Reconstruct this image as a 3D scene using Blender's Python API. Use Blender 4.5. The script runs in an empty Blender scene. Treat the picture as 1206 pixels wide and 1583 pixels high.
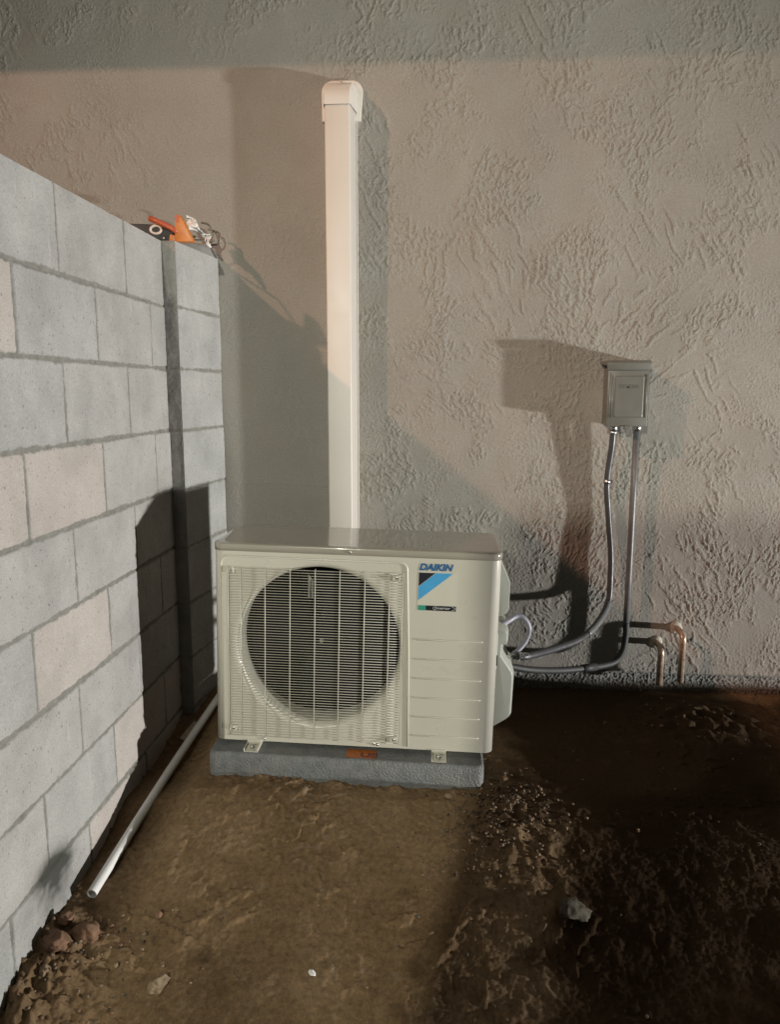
import bpy, bmesh, math, random
import numpy as np
from mathutils import Vector, Matrix, noise as mnoise
sc = bpy.context.scene
H = 1.2                                   # camera height above the datum
R = math.radians
# ------------------------------------------------------------------ camera
cam_d = bpy.data.cameras.new('camera'); cam = bpy.data.objects.new('camera', cam_d)
sc.collection.objects.link(cam); sc.camera = cam
cam_d.sensor_width = 36; cam_d.sensor_fit = 'HORIZONTAL'; cam_d.lens = 1150/1206*36
cam_d.clip_start = 0.02; cam_d.clip_end = 500
rot = Matrix(((0.99793214, 0.06425211, 0.0017622), (-0.01197519, 0.15891688, 0.98721934), (0.06315088, -0.98519901, 0.1593577))).transposed()
cam.matrix_world = Matrix.Translation((0, 0, H)) @ rot.to_4x4()
# ------------------------------------------------------------------ world: night sky
w = bpy.data.worlds.new('World'); sc.world = w; w.use_nodes = True
nt = w.node_tree; sky = nt.nodes.new('ShaderNodeTexSky'); sky.sky_type = 'NISHITA'; sky.sun_disc = False
sky.sun_elevation = R(4); sky.sun_rotation = R(220)
bg = nt.nodes['Background']; nt.links.new(sky.outputs[0], bg.inputs[0]); bg.inputs[1].default_value = 0.007
# ------------------------------------------------------------------ lamps of the place
def aim(o, p, q):
    o.location = p; o.rotation_euler = (Vector(q)-Vector(p)).to_track_quat('-Z', 'Y').to_euler()
def spot(name, p, q, watts, col, size, radius, blend=0.3):
    l = bpy.data.lights.new(name, 'SPOT'); l.energy = watts; l.color = col; l.spot_size = R(size); l.shadow_soft_size = radius; l.spot_blend = blend
    o = bpy.data.objects.new(name, l); sc.collection.objects.link(o); aim(o, p, q); return o
# work light standing low on the ground, far to the right: grazes the house wall, faces the block wall
spot('work_light', (6.5, .85, H-1.22), (-.85, 1.85, H-.0), 2400, (1.0, .985, .95), 50, .09, .85)
# lamp up behind the photographer
spot('flood_light', (-1.0, -3.0, H+1.5), (.12, 2.5, H-.20), 640, (1.0, .985, .83), 58, .045, .9)
# street lamp beyond the block wall, high to the left (warm, nearly parallel rays)
_p = Vector((-.75, 2.86, H+.7)); _d = Vector((1.2, 1.0, -.90))
spot('street_light', _p-_d*6.0, (-.70, 2.86, H+.35), 2700, (1.0, .55, .38), 27, .12, 1.0)
sc.view_settings.view_transform = 'Standard'; sc.view_settings.look = 'None'; sc.view_settings.exposure = 0; sc.view_settings.gamma = 1
sc.cycles.max_bounces = 6

# ================================================================== helpers
C = sc.collection
def link(o, parent=None):
    C.objects.link(o)
    if parent is not None: o.parent = parent
    return o
def tag(o, label=None, cat=None, group=None, kind=None):
    for k, v in (('label', label), ('category', cat), ('group', group), ('kind', kind)):
        if v: o[k] = v
    return o
def empty(name, loc, label, cat, rot=(0, 0, 0), group=None):
    o = bpy.data.objects.new(name, None); o.empty_display_size = .05
    link(o); o.location = loc; o.rotation_euler = rot; return tag(o, label, cat, group)

class MB:
    def __init__(s): s.v = []; s.f = []; s.m = []; s.s = []
    def add(s, vs, fs, mi=0, smooth=False):
        b = len(s.v); s.v += [tuple(map(float, p)) for p in vs]
        for f in fs: s.f.append(tuple(b+i for i in f)); s.m.append(mi); s.s.append(smooth)
    def box(s, a, b, mi=0):
        x0, y0, z0 = a; x1, y1, z1 = b
        s.add([(x0,y0,z0),(x1,y0,z0),(x1,y1,z0),(x0,y1,z0),(x0,y0,z1),(x1,y0,z1),(x1,y1,z1),(x0,y1,z1)],
              [(0,3,2,1),(4,5,6,7),(0,1,5,4),(1,2,6,5),(2,3,7,6),(3,0,4,7)], mi)
    def prism(s, pts, a, b, axis='y', mi=0, smooth=False, caps=True, top=None):
        # pts CCW in (u,v); extruded from a to b along axis; top = optional other outline at b
        top = top or pts; n = len(pts)
        def P(u, v, t):
            return {'y': (u, t, v), 'z': (u, v, t), 'x': (t, u, v)}[axis]
        vs = [P(u, v, a) for u, v in pts]+[P(u, v, b) for u, v in top]
        fs = [(i, (i+1) % n, n+(i+1) % n, n+i) for i in range(n)]
        s.add(vs, fs, mi, smooth)
        if caps: s.add(vs, [tuple(reversed(range(n))), tuple(range(n, 2*n))], mi)
    def tube(s, path, r, n=10, mi=0, caps=True, smooth=True, half=False):
        path = [Vector(p) for p in path]; rs = r if isinstance(r, (list, tuple)) else [r]*len(path)
        t0 = (path[1]-path[0]).normalized(); up = Vector((0, 0, 1)) if abs(t0.z) < .9 else Vector((1, 0, 0))
        nrm = t0.cross(up).normalized(); vs = []; fs = []
        for i, p in enumerate(path):
            t = (path[min(i+1, len(path)-1)]-path[max(i-1, 0)]).normalized()
            nrm = (nrm-t*nrm.dot(t)).normalized(); bi = t.cross(nrm)
            for k in range(n):
                a = 2*math.pi*k/n; vs.append(p+(nrm*math.cos(a)+bi*math.sin(a))*rs[i])
        for i in range(len(path)-1):
            for k in range(n): fs.append((i*n+k, i*n+(k+1) % n, (i+1)*n+(k+1) % n, (i+1)*n+k))
        s.add(vs, fs, mi, smooth)
        if caps: s.add(vs[:n], [tuple(reversed(range(n)))], mi); s.add(vs[-n:], [tuple(range(n))], mi)
    def lathe(s, prof, origin, axis='y', n=32, mi=0, smooth=True):
        ox, oy, oz = origin; vs = []; fs = []
        for (r, t) in prof:
            for k in range(n):
                a = 2*math.pi*k/n; c, d = r*math.cos(a), r*math.sin(a)
                vs.append({'y': (ox+c, oy+t, oz+d), 'z': (ox+c, oy+d, oz+t), 'x': (ox+t, oy+c, oz+d)}[axis])
        for i in range(len(prof)-1):
            for k in range(n): fs.append((i*n+k, i*n+(k+1) % n, (i+1)*n+(k+1) % n, (i+1)*n+k))
        s.add(vs, fs, mi, smooth)
    def build(s, name, mats, parent=None, bevel=0, seg=2, loc=None, rot=None):
        me = bpy.data.meshes.new(name); me.from_pydata(s.v, [], s.f)
        mats = mats if isinstance(mats, (list, tuple)) else [mats]
        for m in mats: me.materials.append(m)
        me.polygons.foreach_set('material_index', s.m); me.polygons.foreach_set('use_smooth', s.s)
        bm = bmesh.new(); bm.from_mesh(me); bmesh.ops.remove_doubles(bm, verts=bm.verts, dist=1e-6)
        bmesh.ops.recalc_face_normals(bm, faces=bm.faces)
        if bevel:
            es = [e for e in bm.edges if e.is_manifold and e.calc_face_angle(0) > R(28)]
            bmesh.ops.bevel(bm, geom=es, offset=bevel, segments=seg, profile=.5, affect='EDGES', clamp_overlap=True)
            for f in bm.faces: f.smooth = True
        bm.to_mesh(me); bm.free()
        if bevel:
            for e in me.edges: pass
            me.set_sharp_from_angle(angle=R(35))
        o = bpy.data.objects.new(name, me); link(o, parent)
        if loc: o.location = loc
        if rot: o.rotation_euler = rot
        return o

def spline(pts, n=8):
    P = [Vector(p) for p in pts]; P = [P[0]*2-P[1]]+P+[P[-1]*2-P[-2]]; out = []
    for i in range(1, len(P)-2):
        for k in range(n):
            t = k/n; a, b, c, d = P[i-1], P[i], P[i+1], P[i+2]
            out.append(.5*((2*b)+(c-a)*t+(2*a-5*b+4*c-d)*t*t+(3*b-a-3*c+d)*t**3))
    out.append(P[-2]); return out
def rrect(x0, z0, x1, z1, r, n=6, corners=(1, 1, 1, 1)):
    out = []
    for (cx, cz, a0, on) in ((x1-r, z0+r, -90, corners[0]), (x1-r, z1-r, 0, corners[1]), (x0+r, z1-r, 90, corners[2]), (x0+r, z0+r, 180, corners[3])):
        if on:
            for k in range(n+1):
                a = R(a0+90*k/n); out.append((cx+r*math.cos(a), cz+r*math.sin(a)))
        else:
            out.append({-90: (x1, z0), 0: (x1, z1), 90: (x0, z1), 180: (x0, z0)}[a0])
    return out

# ---- numpy gradient noise
_rs = np.random.RandomState(7); _perm = _rs.permutation(1024); _perm = np.concatenate([_perm, _perm]); _g = _rs.rand(1024)*2*math.pi
_gx, _gy = np.cos(_g), np.sin(_g)
def pn(x, y, seed=0):
    x = x+seed*17.37; y = y+seed*9.71
    xi = np.floor(x).astype(np.int64); yi = np.floor(y).astype(np.int64); xf = x-xi; yf = y-yi
    u = xf*xf*xf*(xf*(xf*6-15)+10); v = yf*yf*yf*(yf*(yf*6-15)+10)
    def g(ix, iy, dx, dy):
        h = _perm[(_perm[ix & 1023]+iy) & 1023]; return _gx[h]*dx+_gy[h]*dy
    a = g(xi, yi, xf, yf); b = g(xi+1, yi, xf-1, yf); c = g(xi, yi+1, xf, yf-1); d = g(xi+1, yi+1, xf-1, yf-1)
    return (a+(b-a)*u+(c-a)*v+(a-b-c+d)*u*v)*1.5
def fbm(x, y, seed=0, o=4, gain=.5):
    s = 0; a = 1
    for i in range(o): s = s+a*pn(x*2**i, y*2**i, seed+i*3.1); a *= gain
    return s
def sst(a, b, x):
    t = np.clip((x-a)/(b-a), 0, 1); return t*t*(3-2*t)
def grid(name, P, mats, cols=None, parent=None, flip=False, smooth=True):
    # P: (nv, nu, 3) array -> one mesh
    nv, nu = P.shape[:2]; me = bpy.data.meshes.new(name); me.vertices.add(nv*nu); me.vertices.foreach_set('co', P.reshape(-1).astype(np.float32))
    i = np.arange(nv-1)[:, None]*nu+np.arange(nu-1)[None]; q = np.stack([i, i+1, i+nu+1, i+nu], -1).reshape(-1, 4)
    if flip: q = q[:, ::-1]
    nf = len(q); me.loops.add(nf*4); me.loops.foreach_set('vertex_index', q.reshape(-1).astype(np.int32))
    me.polygons.add(nf); me.polygons.foreach_set('loop_start', (np.arange(nf)*4).astype(np.int32)); me.polygons.foreach_set('loop_total', np.full(nf, 4, np.int32))
    me.polygons.foreach_set('use_smooth', np.full(nf, smooth))
    if cols is not None:
        at = me.color_attributes.new('mask', 'FLOAT_COLOR', 'POINT')
        c = np.ones((nv*nu, 4), np.float32); c[:, :3] = np.stack(cols, -1).reshape(-1, 3); at.data.foreach_set('color', c.reshape(-1))
    me.update(calc_edges=True); me.validate()
    for m in (mats if isinstance(mats, list) else [mats]): me.materials.append(m)
    o = bpy.data.objects.new(name, me); return link(o, parent)

# ---- materials
class NT:
    def __init__(s, name):
        s.m = bpy.data.materials.new(name); s.m.use_nodes = True; s.t = s.m.node_tree; s.b = s.t.nodes['Principled BSDF']
        s.co = None
    def n(s, t, **k):
        x = s.t.nodes.new(t)
        for a, b in k.items():
            if hasattr(x, a): setattr(x, a, b)
        return x
    def l(s, a, b): s.t.links.new(a, b)
    def obj(s):
        if not s.co: s.co = s.n('ShaderNodeTexCoord').outputs['Object']
        return s.co
    def noise(s, scale, detail=4, rough=.55, stretch=None):
        x = s.n('ShaderNodeTexNoise'); x.inputs['Scale'].default_value = scale; x.inputs['Detail'].default_value = detail; x.inputs['Roughness'].default_value = rough
        src = s.obj()
        if stretch:
            mp = s.n('ShaderNodeMapping'); mp.inputs['Scale'].default_value = stretch; s.l(src, mp.inputs[0]); src = mp.outputs[0]
        s.l(src, x.inputs['Vector']); return x.outputs['Fac']
    def ramp(s, fac, stops):
        r = s.n('ShaderNodeValToRGB'); e = r.color_ramp.elements
        while len(e) < len(stops): e.new(.5)
        for i, (p, c) in enumerate(stops): e[i].position = p; e[i].color = (c+(1,)) if len(c) == 3 else c
        s.l(fac, r.inputs[0]); return r.outputs[0]
    def mix(s, fac, a, b, mode='MIX'):
        x = s.n('ShaderNodeMix'); x.data_type = 'RGBA'; x.blend_type = mode
        for i, v in ((0, fac), (6, a), (7, b)):
            if isinstance(v, (float, int)): x.inputs[i].default_value = v
            elif isinstance(v, tuple): x.inputs[i].default_value = v+(1,)
            else: s.l(v, x.inputs[i])
        return x.outputs[2]
    def bump(s, h, strength, dist):
        x = s.n('ShaderNodeBump'); x.inputs['Strength'].default_value = strength; x.inputs['Distance'].default_value = dist
        s.l(h, x.inputs['Height']); s.l(x.outputs[0], s.b.inputs['Normal']); return x
    def attr(s):
        a = s.n('ShaderNodeAttribute'); a.attribute_name = 'mask'; sp = s.n('ShaderNodeSeparateColor'); s.l(a.outputs['Color'], sp.inputs[0]); return sp.outputs
    def math(s, op, a, b):
        x = s.n('ShaderNodeMath'); x.operation = op
        for i, v in ((0, a), (1, b)):
            if isinstance(v, (float, int)): x.inputs[i].default_value = v
            else: s.l(v, x.inputs[i])
        return x.outputs[0]
def plain(name, col, rough=.5, metal=0, var=.12, scale=30, bump=0, bscale=200, coat=0, spec=.5, rvar=.0):
    k = NT(name); b = k.b
    f = k.noise(scale, 5, .6)
    c0 = tuple(c*(1-var) for c in col); c1 = tuple(min(1, c*(1+var)) for c in col)
    k.l(k.ramp(f, [(.3, c0), (.7, c1)]), b.inputs['Base Color'])
    b.inputs['Metallic'].default_value = metal; b.inputs['Roughness'].default_value = rough; b.inputs['Coat Weight'].default_value = coat
    b.inputs['Specular IOR Level'].default_value = spec
    if rvar:
        g = k.noise(scale*2.3, 4, .6); k.l(k.ramp(g, [(.3, (rough-rvar,)*3), (.7, (rough+rvar,)*3)]), b.inputs['Roughness'])
    if bump: k.bump(k.noise(bscale, 3, .6), 1.0, bump)
    return k.m

def m_stucco():
    k = NT('stucco'); a = k.attr()
    base = k.ramp(k.noise(2.2, 5, .6), [(.3, (.236, .226, .202)), (.7, (.290, .279, .250))])
    tint = k.ramp(k.noise(5, 5, .65), [(.40, (1, 1, 1)), (.70, (1.0, .95, .92))])
    c = k.mix(1.0, base, tint, 'MULTIPLY')
    c = k.mix(k.math('MULTIPLY', a[1], .25), c, (.30, .284, .25))
    f = k.ramp(k.noise(160, 4, .65), [(.3, (.82, .82, .82)), (.7, (1.1, 1.1, 1.1))])
    c = k.mix(1.0, c, f, 'MULTIPLY')
    conc = k.ramp(k.noise(55, 5, .75), [(.3, (.13, .13, .12)), (.72, (.235, .235, .22))])
    c = k.mix(a[0], c, conc); c = k.mix(a[2], c, (.13, .10, .075))
    k.l(c, k.b.inputs['Base Color']); k.b.inputs['Roughness'].default_value = .82; k.b.inputs['Specular IOR Level'].default_value = .35
    k.bump(k.math('MULTIPLY', k.noise(150, 6, .75), k.math('ADD', a[1], .22)), .9, .0026); return k.m
def m_block():
    k = NT('concrete_block'); a = k.attr()   # r mortar, g pinkness, b dirt
    sp = k.noise(260, 4, .7); big = k.noise(7, 5, .6)
    grey = k.ramp(big, [(.28, (.35, .352, .338)), (.72, (.478, .476, .455))])
    pink = k.ramp(big, [(.3, (.475, .425, .39)), (.7, (.55, .505, .46))])
    c = k.mix(a[1], grey, pink)
    pore = k.ramp(k.noise(115, 3, .5), [(.64, (1, 1, 1)), (.72, (.55, .55, .54))]); c = k.mix(1.0, c, pore, 'MULTIPLY')
    c = k.mix(1.0, c, k.ramp(sp, [(.25, (.70, .70, .70)), (.75, (1.12, 1.12, 1.12))]), 'MULTIPLY')
    streak = k.ramp(k.noise(14, 5, .6, (1, 3, .5)), [(.62, (0, 0, 0)), (.80, (.5, .5, .5))])
    c = k.mix(streak, c, (.60, .62, .61))
    mort = k.ramp(k.noise(40, 5, .7), [(.3, (.18, .175, .155)), (.7, (.275, .268, .24))])
    c = k.mix(a[0], c, mort)
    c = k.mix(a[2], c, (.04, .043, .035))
    k.l(c, k.b.inputs['Base Color']); k.b.inputs['Roughness'].default_value = .9; k.b.inputs['Specular IOR Level'].default_value = .3
    k.bump(k.math('ADD', k.noise(330, 4, .75), k.math('MULTIPLY', k.noise(115, 3, .6), .8)), 1.0, .0016); return k.m
def m_soil():
    k = NT('soil'); a = k.attr()
    c = k.ramp(k.noise(3.5, 6, .65), [(.25, (.148, .097, .052)), (.5, (.198, .134, .076)), (.75, (.25, .177, .108))])
    c = k.mix(1.0, c, k.ramp(k.noise(70, 6, .75), [(.28, (.55, .55, .55)), (.7, (1.35, 1.3, 1.25))]), 'MULTIPLY')
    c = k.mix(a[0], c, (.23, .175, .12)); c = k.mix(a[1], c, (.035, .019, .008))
    k.l(c, k.b.inputs['Base Color']); k.b.inputs['Roughness'].default_value = .95; k.b.inputs['Specular IOR Level'].default_value = .12
    h = k.math('ADD', k.noise(90, 6, .75), k.math('MULTIPLY', k.noise(330, 4, .7), .4))
    k.bump(h, 1.0, .0030); return k.m
M_STUCCO, M_BLOCK, M_SOIL = m_stucco(), m_block(), m_soil()
M_PAINT = plain('ivory_enamel', (.52, .50, .425), .30, var=.025, scale=6, bump=.00012, bscale=420, coat=.25, rvar=.05)
M_WIRE = plain('ivory_coated_wire', (.46, .44, .37), .32, var=.03)
M_LID = plain('ivory_enamel_shaded', (.33, .305, .255), .18, var=.03, scale=5, bump=.00004, bscale=300, coat=.9, rvar=.06)  # casing enamel again, painted darker for the shade on the lid top
M_COVER = plain('pale_plastic', (.36, .37, .325), .4, var=.03, bump=.0002, bscale=500)
M_DARK = plain('dark_plastic', (.005, .005, .007), .55, var=.2, spec=.08)
M_FIN = plain('coil_fins', (.008, .008, .009), .7, var=.4, scale=80, spec=.1)
M_STEEL = plain('zinc_steel', (.55, .55, .54), .35, 1.0, var=.1, scale=60, rvar=.1)
M_PAD = NT('foam_concrete')
def _pad():
    k = M_PAD; c = k.ramp(k.noise(26, 5, .7), [(.3, (.105, .113, .12)), (.7, (.20, .205, .205))])
    top = k.ramp(k.noise(7, 4, .6), [(.45, (0, 0, 0)), (.75, (.35, .35, .35))]); c = k.mix(top, c, (.20, .17, .13))
    k.l(c, k.b.inputs['Base Color']); k.b.inputs['Roughness'].default_value = .55
    k.bump(k.noise(150, 3, .6), 1.0, .006)
_pad(); M_PAD = M_PAD.m
M_DUCT = plain('ivory_duct_plastic', (.58, .54, .49), .45, var=.03, scale=4, bump=.0001, bscale=300, rvar=.05)
M_BOX = plain('grey_box_enamel', (.135, .135, .12), .38, var=.06, scale=20, rvar=.07, bump=.0002, bscale=350)
M_CONDUIT = plain('grey_conduit', (.12, .122, .126), .4, var=.15, scale=25, rvar=.08)
M_CONDUIT2 = plain('dark_flexible_conduit', (.05, .05, .054), .4, var=.2, scale=25, rvar=.08)
M_CABLE = plain('grey_cable', (.32, .32, .37), .42, var=.1)
M_COPPER = plain('tarnished_copper', (.44, .33, .25), .3, .45, var=.45, scale=40, rvar=.12)
M_SOLDER = plain('pale_foam', (.38, .36, .30), .85, var=.3, bump=.002, bscale=150)
M_PVC = plain('white_pvc', (.80, .80, .77), .34, var=.07, scale=14, rvar=.08)
M_ORANGE = plain('orange_plastic', (.52, .18, .04), .45, var=.12, scale=50)
M_RED = plain('red_plastic', (.42, .09, .04), .4, var=.12, scale=50)
M_BLACK = plain('black_rubber', (.020, .021, .022), .62, var=.2)
M_PINKW = plain('pale_plastic_ring', (.60, .52, .46), .5, var=.1)
M_RAG = plain('white_tape', (.72, .71, .70), .7, var=.08, bump=.002, bscale=60)
M_ROCK = plain('brown_clod', (.17, .095, .055), .85, var=.35, scale=28, bump=.003, bscale=110)
M_STONE = plain('pale_stone', (.22, .165, .11), .95, spec=.1, var=.35, scale=30, bump=.002, bscale=120)
M_GREY = plain('grey_stone', (.085, .075, .058), .95, spec=.1, var=.55, scale=22, bump=.003, bscale=90)
M_WOOD = plain('pale_wood', (.42, .36, .27), .7, var=.2, scale=40)
M_BLUE = plain('blue_print', (.015, .10, .26), .4, var=.02); M_CYAN = plain('light_blue_print', (.06, .32, .60), .4, var=.05)
M_INK = plain('black_print', (.012, .012, .02), .4, var=.02); M_GREEN = plain('green_print', (.03, .26, .18), .4, var=.03)
M_WHITE = plain('white_print', (.55, .55, .54), .4, var=.02); M_CLEAR = plain('sticker_film', (.56, .545, .46), .25, var=.02, coat=.4)
M_TAG = plain('orange_sticker', (.34, .095, .012), .5, var=.15, scale=60); M_TAGINK = plain('dark_red_print', (.10, .012, .006), .5)

def font(txt, size, mat, name, parent, loc, shear=0, bold=0, ext=.0003, sx=1.0, rot=(math.pi/2, 0, 0), align='LEFT'):
    cu = bpy.data.curves.new('t', 'FONT'); cu.body = txt; cu.size = size; cu.shear = shear; cu.offset = bold; cu.extrude = ext; cu.align_x = align
    t = bpy.data.objects.new('t', cu); C.objects.link(t); bpy.context.view_layer.update()
    me = bpy.data.meshes.new_from_object(t.evaluated_get(bpy.context.evaluated_depsgraph_get())); me.name = name
    bpy.data.objects.remove(t); bpy.data.curves.remove(cu)
    me.transform(Matrix.Diagonal((sx, 1, 1, 1))); me.materials.clear(); me.materials.append(mat)
    o = bpy.data.objects.new(name, me); link(o, parent); o.location = loc; o.rotation_euler = rot; return o

# ================================================================== ground
def axis(*segs):
    out = []
    for a, b, st in segs:
        n = max(1, int(round((b-a)/st))); out.append(np.linspace(a, b, n, endpoint=False))
    return np.concatenate(out+[np.array([segs[-1][1]])])
def ground_z(x, y):
    z = np.interp(y, [-3, 0, 1.30, 1.68, 2.0, 2.4, 6], [-1.52, -1.50, -1.375, -1.262, -1.165, -1.150, -1.15])
    z = z-.040*np.clip(x+.3, -1, .5)*sst(1.85, 2.05, y)
    z = z-.10*sst(1.6, 3.0, x)
    return z+H
def ground_full(x, y):
    z = ground_z(x, y)
    wx = x+.03*pn(x*6, y*6, 2); wy = y+.03*pn(x*6, y*6, 5)
    z = z+(.007-.004*sst(.1, .4, x))*fbm(x*4, y*4, 1, 3)+.0018*fbm(x*18, y*18, 3, 4)
    patch = sst(.05, .55, pn(x*3.3+1.7, y*3.3, 8)+.25*pn(x*9, y*9, 9))
    # crumbly clods
    cl = sst(.25, .6, pn(wx*42, wy*42, 11)); z = z+cl*.004*patch
    cl2 = sst(.2, .5, pn(x*95, y*95, 13)); z = z+cl2*.0018*(.35+.65*patch)+.0012*sst(.15, .5, pn(x*160, y*160, 14))+.0009*fbm(x*60, y*60, 15, 3)
    # scraped ridges (boot and shovel marks)
    w2x = wx+.010*pn(x*45, y*45, 36)+.004*pn(x*110, y*110, 38); w2y = wy+.010*pn(x*45, y*45, 37)+.004*pn(x*110, y*110, 39)
    for a0, sd, m0 in ((.9, 22, 23), (-.5, 25, 26), (1.7, 28, 29)):
        u = math.cos(a0)*w2x+math.sin(a0)*w2y; v = -math.sin(a0)*w2x+math.cos(a0)*w2y
        z = z+sst(.30, .48, pn(u*14, v*32, sd))*sst(.22, .6, pn(x*3.1, y*3.1, m0))*(.0045+.0008*sst(0, .5, x))
    zz = sst(.25, .42, pn((w2x*.8+w2y*.6)*10, (w2y*.8-w2x*.6)*26, 18))*sst(.05, .4, pn(x*3.7, y*3.7, 19))*sst(.3, .0, x); z = z+zz*.0060
    # loose spoil beside the pad corner
    d = np.hypot((x-.20)/.16, (y-1.96)/.20); z = z+.022*np.exp(-d*d*1.2)*(1+.5*pn(x*30, y*30, 31))
    d2 = np.hypot((x-.08)/.14, (y-1.83)/.12); z = z+.012*np.exp(-d2*d2*1.3)
    z = z-.066*np.exp(-((y-2.20)/.30)**2)*sst(-.70, -.79, x)-.012*np.exp(-((y-1.8)/.15)**2)*sst(-.70, -.79, x)
    z = z+.012*np.exp(-((y-2.058)/.018)**2)*(sst(-.70, -.67, x)*sst(.17, .14, x))*sst(-.2, .6, pn(x*13, y*3, 49)+.3*pn(x*50, y*50, 50))
    # soil banked against the foot of the block wall near the camera, and a small gully along it
    wallfoot = np.exp(-((x+.90)/.05)**2); z = z-.012*wallfoot*sst(1.62, 1.85, y)
    bank = np.exp(-((x+.90)/.12)**2)*sst(1.66, 1.5, y); z = z+bank*(.042+.022*pn(x*14, y*14, 33)+.012*pn(x*40, y*40, 34)+.009*sst(.1, .35, pn(wx*52, wy*52, 30))+.006*sst(.1, .4, pn(x*110, y*110, 32)))
    z = z+np.exp(-((x-2.0)/.11)**2)*np.interp(y, [0, 1.0, 1.2, 1.5, 1.7, 2.0], [0, .07, .098, .080, .062, .035])*(1+.18*pn(x*9, y*9, 48))  # unseen soil ridge, added to keep the work light off the right-hand ground
    # loose soil dug up right by the house wall
    d3 = np.hypot((x-.95)/.22, (y-2.58)/.16); z = z+.035*np.exp(-d3*d3)*(1+.6*pn(x*22, y*22, 35))
    return z
gx = axis((-40, -6, 4), (-6, -1.0, .25), (-1.0, -.95, .01), (-.95, 1.5, .0038), (1.5, 2.3, .02), (2.3, 8, .25), (8, 40, 4))
gy = axis((-40, -6, 4), (-6, 0, .25), (0, 1.1, .03), (1.1, 2.90, .0038), (2.9, 3.3, .1), (3.3, 40, 4))
X, Y = np.meshgrid(gx, gy); Zg = ground_full(X, Y)
pale = sst(.42, .60, pn(X*55, Y*55, 41))*sst(.0, .5, pn(X*3.3+1.7, Y*3.3, 8))*.8+sst(.60, .7, pn(X*28, Y*28, 43))*.5
shade_damp = sst(-.15, .35, .5*pn(X*3, Y*3, 45)+.25*pn(X*14, Y*14, 46)+1.0*sst(.05, .45, X)*sst(2.9, 2.5, Y-.2)-.42)*.85+sst(.1, .5, pn(X*2, Y*2, 47))*.25  # soil colour darkened where the right-hand shadow falls, plus random damp patches
tag(grid('ground', np.stack([X, Y, Zg], -1), M_SOIL, [np.clip(pale, 0, 1), shade_damp, X*0]), kind='structure')
def gz(x, y): return float(ground_full(np.array([x]), np.array([y]))[0])

# ================================================================== house wall (stucco) with its eave
house = empty('house_wall', (0, 2.86, H-1.2), 'tall stucco house wall with rough trowelled skip texture behind the outdoor unit', 'wall')
wx_ = axis((-6, -1.75, .25), (-1.75, 1.75, .0029), (1.75, 6, .25))
wz_ = axis((-1.6, -1.22, .1), (-1.22, 1.68, .0029), (1.68, 2.6, .2))
X, Z = np.meshgrid(wx_, wz_)
def streaks(X, Z, th, fa, fb, sd):
    u = np.cos(th)*X+np.sin(th)*Z; v = -np.sin(th)*X+np.cos(th)*Z
    return pn(u*fa, v*fb, sd)
wxp = X+.014*pn(X*11, Z*11, 51)+.006*pn(X*30, Z*30, 53)+.0028*pn(X*85, Z*85, 54); wzp = Z+.014*pn(X*11, Z*11, 55)+.006*pn(X*30, Z*30, 57)+.0028*pn(X*85, Z*85, 58)
sel = pn(X*2.3, Z*2.3, 59)
wxp = wxp+.0016*pn(X*150, Z*150, 56); wzp = wzp+.0016*pn(X*150, Z*150, 60)
t1 = streaks(wxp, wzp, 1.15, 34, 104, 61); t2 = streaks(wxp, wzp, 2.25, 36, 108, 63); t3 = streaks(wxp, wzp, 1.75, 50, 88, 65)
k1 = sst(.05, .35, sel); k2 = sst(-.05, -.35, sel)
t = t1*k1+t2*k2+t3*(1-k1-k2)
lower = sst(.9, -.9, Z)
pf = fbm(X*3.3+3, Z*3.3, 67, 4, .6)
patch = sst(.06, .40, pf+.03+.15*lower+.06*sst(-.5, .6, X)-.10*sst(-.3, -.9, X))
patch = np.maximum(patch, .38*sst(-.45, -.1, X)*sst(-.25, .1, pf))
rid = np.maximum(sst(.22, .31, t), sst(.28, .36, pn(wxp*62, wzp*40, 62))*.8)*patch
worm = sst(.10, .02, np.abs(pn(wxp*66, wzp*58, 69)))*sst(.05, .4, fbm(X*5.1, Z*5.1, 71, 3)+.06+.22*lower)
peb = sst(.10, .35, pn(wxp*125, wzp*125, 73))*sst(.02, .35, fbm(X*4.3, Z*4.3, 75, 3)-.02+.32*lower)
long_ = sst(.30, .42, streaks(wxp*1., wzp, 2.1, 7, 70, 64))*sst(.15, .4, pn(X*3.1, Z*3.1, 66))
arc = np.hypot(X-.45, Z+.10); arcs = sst(.27, .42, pn(np.arctan2(wzp+.10, wxp-.45)*24, arc*11, 77))*np.exp(-((arc-.45)/.20)**2)*sst(-.2, .1, Z)
hgt = (1-.35*sst(-.3, -.8, X))*(.0023*rid+.0014*worm*(1-.5*rid)+.0012*peb+.0020*long_+.0020*arcs)+.0022*fbm(X*3, Z*3, 79, 3)+.0003*pn(X*130, Z*130, 81)
# calmer, smoother render between the duct and the block wall
calm = sst(-1.25, -.9, X)*sst(-.28, -.42, X)*sst(1.35, 1.2, Z); hgt = hgt*(1-.6*calm)
seam = np.exp(-((Z+.355-.01*pn(X*3, Z*0, 83))/.004)**2)*sst(-.85, -.7, X)*sst(.35, .1, X); hgt = hgt+.0012*seam
band = sst(-1.080, -1.092, Z+.02*(0)+.010*0)                     # exposed rough footing below the render edge
zedge = -1.083-.012*np.clip(X-.3, -1, 2)
band = sst(0, -.010, Z-zedge)
foot = .0028*sst(-.1, .35, pn(X*95, Z*95, 85))+.002*sst(0, .4, pn(X*150, Z*150, 87))+.004*pn(X*9, Z*9, 89)
lip = np.exp(-((Z-zedge-.006)/.006)**2)*.005
yy = 2.86-(hgt*(1-band)+lip)+band*(.006-foot)
ridcol = np.clip(patch*.8+rid*.2, 0, 1)*(1-band)*(1-.6*calm)
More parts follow.
